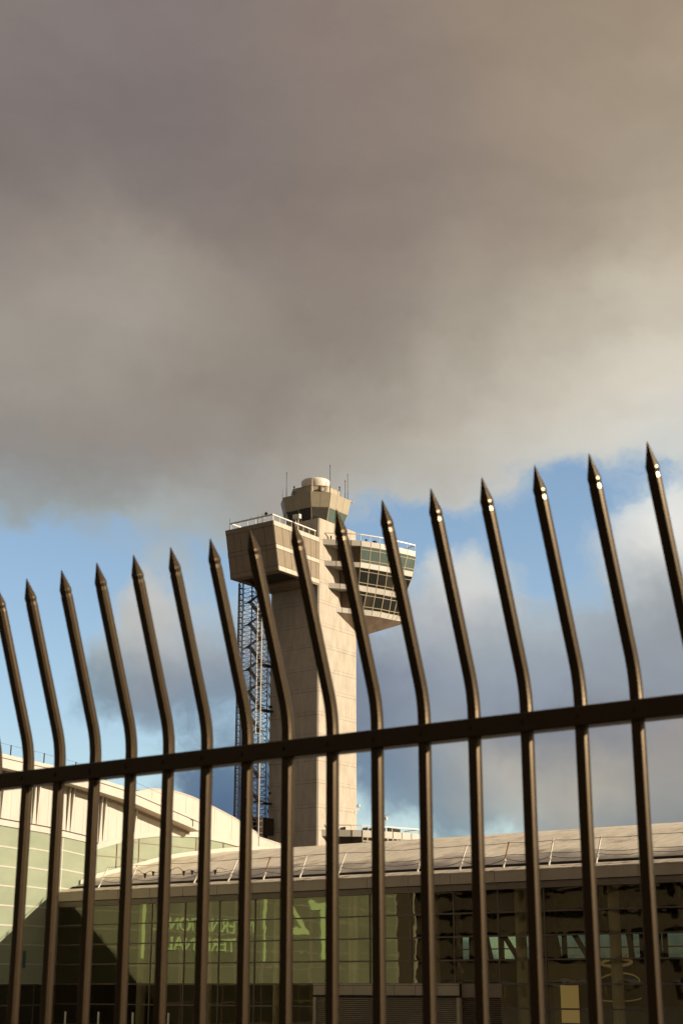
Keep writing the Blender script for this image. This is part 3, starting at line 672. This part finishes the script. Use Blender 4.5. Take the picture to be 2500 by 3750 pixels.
def roof_h(v):                                    # smooth through the profile
    for i in range(len(RP)-1):
        if v <= RP[i+1][0] or i == len(RP)-2:
            p0 = RP[max(i-1, 0)]; p1 = RP[i]; p2 = RP[i+1]; p3 = RP[min(i+2, len(RP)-1)]
            t = (v-p1[0])/(p2[0]-p1[0]); m1 = (p2[1]-p0[1])/(p2[0]-p0[0])*(p2[0]-p1[0]); m2 = (p3[1]-p1[1])/(p3[0]-p1[0])*(p2[0]-p1[0])
            return (2*t**3-3*t*t+1)*p1[1]+(t**3-2*t*t+t)*m1+(-2*t**3+3*t*t)*p2[1]+(t**3-t*t)*m2
g = MB(); vs_ = [82.35+i*(134-82.35)/48 for i in range(49)]
for a, b in zip(vs_, vs_[1:]):
    ha, hb_ = roof_h(a), roof_h(b)
    g.hexa([(UL+.02,a,ha-.3),(UR,a,ha-.3),(UR,b,hb_-.3),(UL+.02,b,hb_-.3),(UL+.02,a,ha),(UR,a,ha),(UR,b,hb_),(UL+.02,b,hb_)])
g.build('roof', M['roof'], K)
# guard posts along the eave, each leaning back, with slack cables
posts = []
for k in range(-5+5, NB):
    u = -85.05+BAY*k+.0
    if u < -82 or u > 5: continue
    posts.append(u)
    j = random.uniform(-.04, .04); b = (u, 81.62, 6.80); t = (u-.05+j*2, 82.55+j, 8.42+random.uniform(-.08, .05))
    g = MB(); g.tube(b, t, .05, 8); bb, tt = Vector(b), Vector(t)
    po_ = g.build('guard_post', M['rust'] if k % 6 == 0 else M['bright'], K)
    g = MB(); g.tube(bb+(tt-bb)*.0, bb+(tt-bb)*.22, .062, 8); g.tube(bb+(tt-bb)*.24, bb+(tt-bb)*.32, .085, 8); g.build('socket', M['bright'], K, po_)
for frac, sag in ((.97, .05), (.5, .10), (.36, .28)):
    g = MB()
    for a, b in zip(posts, posts[1:]):
        s = sag*random.uniform(.3, 1.3); N_ = 6
        P = [Vector((lerp(a,b,i/N_), 81.62+.93*frac, 6.80+1.62*frac-s*4*(i/N_)*(1-i/N_))) for i in range(N_+1)]
        for p, q in zip(P, P[1:]): g.tube(p, q, .02, 4)
    g.build('guard_cable', M['cable'], K)
g = MB(); P = []                                  # torn bird netting line near the corner
for i in range(34):
    x = lerp(-79.6, -70.6, i/33); P.append(Vector((x, 83.0, 8.05+.10*math.sin(i*1.3)-.14*math.sin(i*.33)-.35*(i/33) + roof_h(83)-7.25)))
for p, q in zip(P, P[1:]): g.tube(p, q, .02, 4)
for i in (4, 7, 13, 18, 21, 29):
    p = P[i]; g.hexa([p+Vector(o) for o in ((-.16,0,0),(.16,0,0),(.16,.03,0),(-.16,.03,0),(-.03,0,-.34),(.04,0,-.34),(.04,.03,-.34),(-.03,.03,-.34))])
g.build('torn_netting', M['cable'], K)
# louvred plant room bay
g = MB(); g.box(LB0, LB1, WV-.22, WV+.5, -.80, .02); g.build('louvre_fascia_core', M['dark'], K)
nb = 7; g = MB(); g.grid([(LB0, WV-.22, -.68), (LB1, WV-.22, -.68), (LB1, WV-.22, -.085), (LB0, WV-.22, -.085)], ts(nb), [0, 1], .03, .05)
g.box(LB0, LB1, WV-.28, WV-.2, -.075, .025); g.build('louvre_fascia', M['fascia'], K)
def louvre(u0, u1, v, top, bot, m, frame):
    g = MB(); g.box(u0, u1, v+.25, v+.4, bot, top, 1); h = top
    while h > bot:
        g.hexa([(u0,v,h-.085),(u1,v,h-.085),(u1,v+.2,h-.03),(u0,v+.2,h-.03),(u0,v,h-.06),(u1,v,h-.06),(u1,v+.2,h),(u0,v+.2,h)]); h -= .12
    o = g.build('louvre_grille', [m, M['innerdark']], K)
    if frame:
        for x in (u0, u1-.22):
            f = MB(); f.box(x, x+.22, v-.06, v+.4, bot, top); f.build('louvre_frame', M['fascia'], K, o)
louvre(LB0, LB1, WV-.2, -.80, -3.2, M['fascia'], True)
g = MB(); g.grid([(LB1+.02, WV-.02, -.78), (-47.1, WV-.02, -.78), (-47.1, WV-.02, -.03), (LB1+.02, WV-.02, -.03)], ts(2), [0, 1], .03, .04); g.box(LB1+.02, -47.1, WV, WV+.4, -.8, 0); g.build('side_panel', M['trim'], K)
louvre(LB1+.02, -47.1, WV, -.80, -3.2, M['trim'], False)
# interior seen through the tinted glass
g = MB()
for a, b in zip(vs_, vs_[1:]):
    if b < 112: g.box(UL+.03, UL+.09, a, b, -3.1, roof_h(a)-.32)
g.box(UL+.03, UL+.09, WV+.3, vs_[0], -3.1, 6.4)
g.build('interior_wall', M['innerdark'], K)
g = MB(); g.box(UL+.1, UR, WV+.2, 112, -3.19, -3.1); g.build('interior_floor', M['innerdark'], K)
for u in [-79.5+i*6.3 for i in range(14)]:
    g = MB(); g.tube((u+1.05, WV+2.2, -3.1), (u+1.05, WV+2.2, 6.7), .34, 14); g.build('interior_column', M['innercol'], K)
for u in [-78+i*6.3 for i in range(14)]:
    g = MB(); g.tube((u, 110.9, 1.0), (u+2.2, 104, 8.9), .22, 6); g.tube((u+3.0, 110.9, 1.0), (u+1.4, 104, 8.9), .22, 6); g.build('interior_strut', M['inner'], K)
g = MB(); g.box(UL+.1, UR, 111, 111.5, -3.1, 1.95); g.box(UL+.1, UR, 111, 111.5, 3.75, 10.9); 
for u in [UL+.1+i*2.9 for i in range(34)]: g.box(u, u+.22, 111, 111.5, 1.95, 3.75)
for u in [UL+6+i*9 for i in range(10)]: g.box(u, u+1.6, 110.9, 111.52, 1.95, 3.75)
g.box(UL+.1, UR, 111.1, 111.4, 2.72, 2.80)
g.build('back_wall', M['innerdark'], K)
g = MB(); g.face([(UL+.1,111.25,1.95),(UR,111.25,1.95),(UR,111.25,3.75),(UL+.1,111.25,3.75)]); g.build('back_window', M['backglass'], K)
g = MB(); g.box(UR-.3, UR, WV+.3, 111, -3.1, 6.4); g.build('end_wall', M['inner'], K)
g = MB(); g.box(-64.2, -63.9, WV+1.0, 100, -3.1, 5.4); g.box(-64.2, -46.0, WV+5.5, WV+5.8, -3.1, -.05); g.build('interior_partition', M['innerdark'], K)
g = MB()
for i in range(9): g.box(UL+.5, UR, WV+2.4+i*3, WV+2.9+i*3, roof_h(WV+2.9+i*3)-1.1, roof_h(WV+2.9+i*3)-.35)
g.build('interior_beam', M['inner'], K)
g = MB(); g.box(-44.62, -43.48, WV+2.6, WV+2.72, -2.2, -.08); g.build('glowing_panel', M['yellow'], K)  # glowing panel added for the yellow patch in the glass
g = MB(); g.box(-45.15, -44.7, WV+2.7, WV+2.9, -3.1, -.02); g.box(-46.2, -43.2, WV+3.0, WV+3.2, .02, 1.15); g.build('kiosk', M['inner'], K)
def arc(cx, v, h, rx, rz, r, a0=0, a1=360, name='reflection_ring', m='ring', n=28):
    g = MB(); P = [Vector((cx+rx*math.cos(R(lerp(a0,a1,i/n))), v+.4*math.sin(R(lerp(a0,a1,i/n))), h+rz*math.sin(R(lerp(a0,a1,i/n))))) for i in range(n+1)]
    for p, q in zip(P, P[1:]): g.tube(p, q, r, 6)
    return g.build(name, M[m], K)
arc(-41.05, WV+3, 1.2, .95, .20, .085)  # glowing ring imitating a reflection in the terminal glass
arc(-41.0, WV+3, .06, 1.35, .55, .05, 8, 172, 'reflection_arc')  # glowing arcs, drawn as more of the same imitated reflection
arc(-41.0, WV+3, -.75, 1.45, .22, .035, 188, 352, 'reflection_arc')
g = MB(); g.box(-41.6, -40.6, WV+3.4, WV+3.6, 1.52, 1.72); g.build('reflection_block', M['ring'], K)  # glowing block imitating the bright reflection above the ring

# ================================================================== concourse on the left
Q = thing('concourse_building', 'bright white panelled concourse with pale green glass and curved overhanging eave', 'terminal', (UL, 70, -3.2))
GT = [(32, 11.9), (60, 11.6), (74.7, 11.05), (79.46, 10.81), (83.0, 10.5), (84.4, 10.3)]      # head of the glass, then the arch
AR = [(84.4, 9.93), (86.94, 10.62), (88.5, 11.05), (91.3, 11.47), (92.95, 11.62), (96.1, 11.78), (97.8, 11.70), (99.6, 11.6), (101.4, 11.42), (104, 11.2)]
def gtop(v): return interp(GT, v) if v < 84.4 else interp(AR, v)
edges = [32.6+3.5*i for i in range(14)]           # 32.6 .. 78.1
edges = [35.3+3.5*i for i in range(13)] + [80.8, 84.4]
rows_q = [0, 1.37, 2.72, 4.06, 5.43, 6.8, 8.16, 9.55]
for a, b in zip(edges, edges[1:]):
    ga, gb = gtop(a), gtop(b-.01); gm = (ga+gb)/2
    q = [(UL, a, 0), (UL, b, 0), (UL, b, gb), (UL, a, ga)]
    win(None, Q, None, q, (0, .07, 1), [r/gm for r in rows_q]+[1], .10, M['greenglass'], M['white'], fd=.08, pane_at=-.03)
    q = [(UL-.05, a, -3.2), (UL-.05, b, -3.2), (UL-.05, b, -.06), (UL-.05, a, -.06)]
    win(None, Q, None, q, (0, .5, 1), [0, .55, 1], .10, M['darkglass'], M['mullion'], fd=.08, pane_at=-.03)
ae = [84.4, 86.9, 89.4, 92.9, 96.3, 99.8, 101.5]
for a, b in zip(ae, ae[1:]):
    lo_a, lo_b = roof_h(a)-.2, roof_h(b)-.2; n_ = 4
    for_pts = [(UL, lerp(a,b,i/n_), gtop(lerp(a,b,i/n_))) for i in range(n_, -1, -1)]
    g = MB(); g.face([(UL-.03, a, lo_a), (UL-.03, b, lo_b)] + [(x-.03, y, z) for x, y, z in for_pts]); pw = g.build('arch_window', M['greenglass'], Q)
    f = MB(); f.box(UL-.08, UL+.03, b-.05, b+.05, lo_b, gtop(b)); 
    for h in (9.55, 10.85):
        if h < gtop((a+b)/2)-.1 and h > min(lo_a, lo_b): f.box(UL-.08, UL+.025, a, b, h-.03, h+.03)
    f.build('window_frame', M['trim'], Q, pw)
g = MB(); g.slab([(UL, 77.35, 1.1), (UL, 78.0, 1.1), (UL, 78.0, 2.3), (UL, 77.35, 2.3)], .02); g.build('teal_window', M['tealpane'], Q)
# white band over the glass and along the arch
g = MB()
def strip(mb, tab, f0, f1, u0, u1, n=40, a=None, b=None):
    a = tab[0][0] if a is None else a; b = tab[-1][0] if b is None else b
    for i in range(n):
        x, y = lerp(a,b,i/n), lerp(a,b,(i+1)/n)
        mb.hexa([(u0,x,f0(x)),(u1,x,f0(x)),(u1,y,f0(y)),(u0,y,f0(y)),(u0,x,f1(x)),(u1,x,f1(x)),(u1,y,f1(y)),(u0,y,f1(y))])
fg = lambda v: interp(GT, v); fa = lambda v: interp(AR, v)
strip(g, GT, lambda v: fg(v), lambda v: fg(v)+.42, UL-.3, UL+.10)
strip(g, AR, lambda v: fa(v), lambda v: fa(v)+.42, UL-.3, UL+.10)
g.build('arch_band', M['white'], Q)
g = MB(); strip(g, GT, lambda v: fg(v)+.42, lambda v: fg(v)+.52, UL-.3, UL+.02); g.build('shadow_groove', M['dark'], Q)
# eave: arched slab running out over the wall
EV = [(30, 17.9), (45, 17.75), (60, 17.1), (72.5, 16.02), (75.5, 15.85), (78, 15.7), (82.7, 15.28), (86.5, 14.82), (90.7, 13.98), (93.9, 13.36), (95.2, 13.08)]
ev = lambda v: interp(EV, v)
# upper wall panels up to the eave
g = MB(); x = 32.4
while x < 94.6:
    y = min(x+.92, 94.6); base = lambda v: (fg(v)+.52) if v < 84.4 else fa(v)+.42
    q = [(UL-.02, x+.008, base(x)), (UL-.02, y-.008, base(y-.01)), (UL-.02, y-.008, ev(y)-.7), (UL-.02, x+.008, ev(x)-.7)]
    g.slab(q, .05); x += .92
wl = g.build('wall_panel', M['white'], Q)
g = MB(); strip(g, [(32.4, 0), (94.6, 0)], lambda v: -3.2 if v < 80.4 else roof_h(max(v,82.4))-.3, lambda v: ev(v)-.7, UL-.6, UL-.12); g.build('wall_core', M['innerdark'], Q)
EO = UL+1.35                                       # outer edge of the eave
g = MB(); strip(g, EV, lambda v: ev(v)-.98, lambda v: ev(v)-.30, EO-.2, EO, 60); g.build('fascia', M['white'], Q)
g = MB(); strip(g, EV, lambda v: ev(v)-.28, lambda v: ev(v), EO-.3, EO+.07, 60); strip(g, EV, lambda v: ev(v)-.3, lambda v: ev(v)-.02, UL-6, EO-.32, 60); g.build('roof', M['white'], Q)
g = MB(); strip(g, EV, lambda v: ev(v)-.96, lambda v: ev(v)-.86, UL-.05, EO-.22, 60); g.build('soffit', M['soffitw'], Q)
g = MB(); strip(g, EV, lambda v: ev(v)-1.16, lambda v: ev(v)-.97, UL+.04, UL+.2, 60); g.build('gutter_pipe', M['trim'], Q)
g = MB(); strip(g, EV, lambda v: ev(v)-.31, lambda v: ev(v)-.27, EO-.1, EO+.03, 60)
for v in (91.0, 94.2): g.box(EO, EO+.03, v, v+.07, ev(v)-.85, ev(v)-.3); g.box(EO, EO+.03, v-.25, v, ev(v)-.36, ev(v)-.3)
g.build('fascia_joint', M['dark'], Q)
for v in [39.3+3.5*i for i in range(15)]:         # paired tapering fins under the eave
    for dv in (0, .42):
        x = v+dv; b0 = (fg(x) if x < 84.4 else fa(x))+.55; t0 = ev(x)-1.0
        if x > 92.5: continue
        g = MB(); g.hexa([(UL-.02,x-.05,b0),(UL+.08,x-.05,b0),(UL+.08,x+.05,b0),(UL-.02,x+.05,b0),(UL-.02,x-.05,t0),(UL+.30,x-.05,t0),(UL+.30,x+.05,t0),(UL-.02,x+.05,t0)])
        g.build('fin', M['white'], Q)
for i in range(20):                                # roof edge posts with a wire
    v = 31.5+3.3*i
    if v > 93: break
    g = MB(); g.tube((EO-.35, v, ev(v)-.05), (EO-.35, v, ev(v)+.85), .045, 6); g.build('guard_post', M['steel'], Q)
g = MB()
for i in range(18): 
    v, w_ = 31.5+3.3*i, 34.8+3.3*i
    g.tube((EO-.35, v, ev(v)+.82), (EO-.35, w_, ev(w_)+.82), .012, 4)
g.build('guard_cable', M['cable'], Q)
# curved parapet wall carrying on behind the eave, then stepping down
SH = [(86.5, 13.9), (88, 14.5), (89.7, 15.05), (91, 15.3), (93, 15.42), (94.6, 15.3), (96.1, 15.1), (97.9, 14.72), (99.7, 14.3), (101.5, 13.85), (103.2, 13.3), (104.9, 12.72), (104.95, 12.45), (107, 12.2), (110, 11.8), (114, 11.2), (118, 10.4)]
shf = lambda v: interp(SH, v)
ju = [86.6, 88.7, 91.0, 93.3, 95.2, 96.9, 98.9, 101.2, 102.4, 103.7, 104.9, 104.97, 107.2, 109.4, 111.6, 114, 118]
g = MB()
for a, b in zip(ju, ju[1:]):
    if b-a < .2: continue
    m = 3
    for i in range(m):
        x, y = lerp(a,b,i/m)+(.015 if i == 0 else 0), lerp(a,b,(i+1)/m)-(.015 if i == m-1 else 0)
        g.slab([(UL-.45,x,9.6),(UL-.45,y,9.6),(UL-.45,y,shf(y)),(UL-.45,x,shf(x))], .12)
g.build('parapet_wall', M['white'], Q)
g = MB(); strip(g, [(86.5,0),(118,0)], lambda v: 9.5, lambda v: shf(v)-.1, UL-1.2, UL-.46, 60); g.build('parapet_core', M['trim'], Q)
g = MB(); strip(g, [(86.5,0),(118,0)], lambda v: shf(v)-.02, lambda v: shf(v)+.07, UL-1.25, UL-.28, 80); g.build('coping', M['white'], Q)
# white flashing where the barrel roof meets the wall
g = MB(); strip(g, [(83.0,0),(112,0)], lambda v: roof_h(v)-.05, lambda v: roof_h(v)+.32, UL-.02, UL+.12, 50); g.build('roof_flashing', M['white'], Q)
g = MB(); g.box(UL-30, UL-.65, 32.4, 94, -3.2, 14.2); g.build('building_mass', M['white'], Q)
g = MB(); g.box(UL-30, UL-.02, 32.1, 32.38, -3.2, 16.2); g.build('end_wall', M['white'], Q)

# lettering on the concourse wall, seen only as a mirror image in the terminal glass
G = thing('wall_sign', 'pale raised lettering on the green concourse wall mirrored in the terminal glass', 'sign', (UL, 58, 4))
def text(body, v, h, width, height, name='lettering'):
    cu = bpy.data.curves.new(name, 'FONT'); cu.body = body; cu.size = 1; cu.extrude = .02
    o = bpy.data.objects.new(name, cu); COL.objects.link(o)
    bpy.context.view_layer.update()
    me = bpy.data.meshes.new_from_object(o.evaluated_get(bpy.context.evaluated_depsgraph_get()))
    bpy.data.objects.remove(o)
    xs = [p.co.x for p in me.vertices]; ys = [p.co.y for p in me.vertices]
    x0, x1, y0, y1 = min(xs), max(xs), min(ys), max(ys)
    for p in me.vertices:
        x, y, z = p.co
        p.co = (.06+z*3, v+(x-x0)/(x1-x0)*width-58, h+(y-y0)/(y1-y0)*height-4)
    me.materials.clear(); me.materials.append(M['signletter'])
    o = bpy.data.objects.new(name, me); COL.objects.link(o); o.parent = G['obj']; return o
text('T', 45.6, 2.1, 4.0, 5.1); text('4', 49.9, 2.85, 4.0, 4.35)
text('INTERNATIONAL', 57.6, 4.15, 12.9, 1.05); text('TERMINAL', 60.2, 2.62, 8.6, 1.05)
for v in (56.05, 71.35):
    g = MB(); g.box(UL+.02, UL+.12, v, v+.32, 1.9, 7.1); g.build('divider_bar', M['signletter'], G)

# ================================================================== bollards along the glass
def bollard(u, first=None):
    if first is None:
        t = thing('bollard', BL, 'bollard', (u, 79.2, -3.2), 'bollards in front of the terminal glass')
        g = MB(); g.tube((u,79.2,-3.2), (u,79.2,-1.95), .075, 12); g.build('post', M['bright'], t)
        g = MB(); g.disc((u,79.2,0), .085, .05, -1.95, -1.87, 12); g.build('cap', M['bright'], t)
        return t['obj']
    c = first.copy(); COL.objects.link(c); c.location = W(u, 79.2, -3.2)
    for ch in first.children:
        d = ch.copy(); COL.objects.link(d); d.parent = c
    return c
BL = 'slim white steel bollard in the row before the terminal glass'
b0 = bollard(-82.14)
for i in range(1, 6): bollard(-82.14+3.3*i, b0)

# ================================================================== dark block added behind the viewer, darkening fence fronts and glass reflections
PK = thing('added_dark_block', 'unseen dark multi level block added behind the viewer to darken the fence and terminal glass', 'dark_block', (-60, -50, -3.2))
for i, h in enumerate((-3.0, .9, 4.3, 7.7, 11.1, 14.2)):
    g = MB(); g.box(-230, 110, -90, -45, h-.35, h); g.build('deck', M['dark_block'], PK)
    g = MB(); g.box(-230, 110, -45.4, -45.02, h+.01, h+1.1); g.build('parapet', M['dark_block'], PK)
    if i < 5:
        g = MB(); g.box(-230, 110, -46.2, -46.1, h, h+3.0); g.build('screen', M['dark_block'], PK)  # infill added to keep the mirrored front evenly dark
for i in range(28):
    g = MB(); g.box(-229+i*12.5, -228.2+i*12.5, -46.0, -45.45, -3.2, 14); g.build('pillar', M['dark_block'], PK)
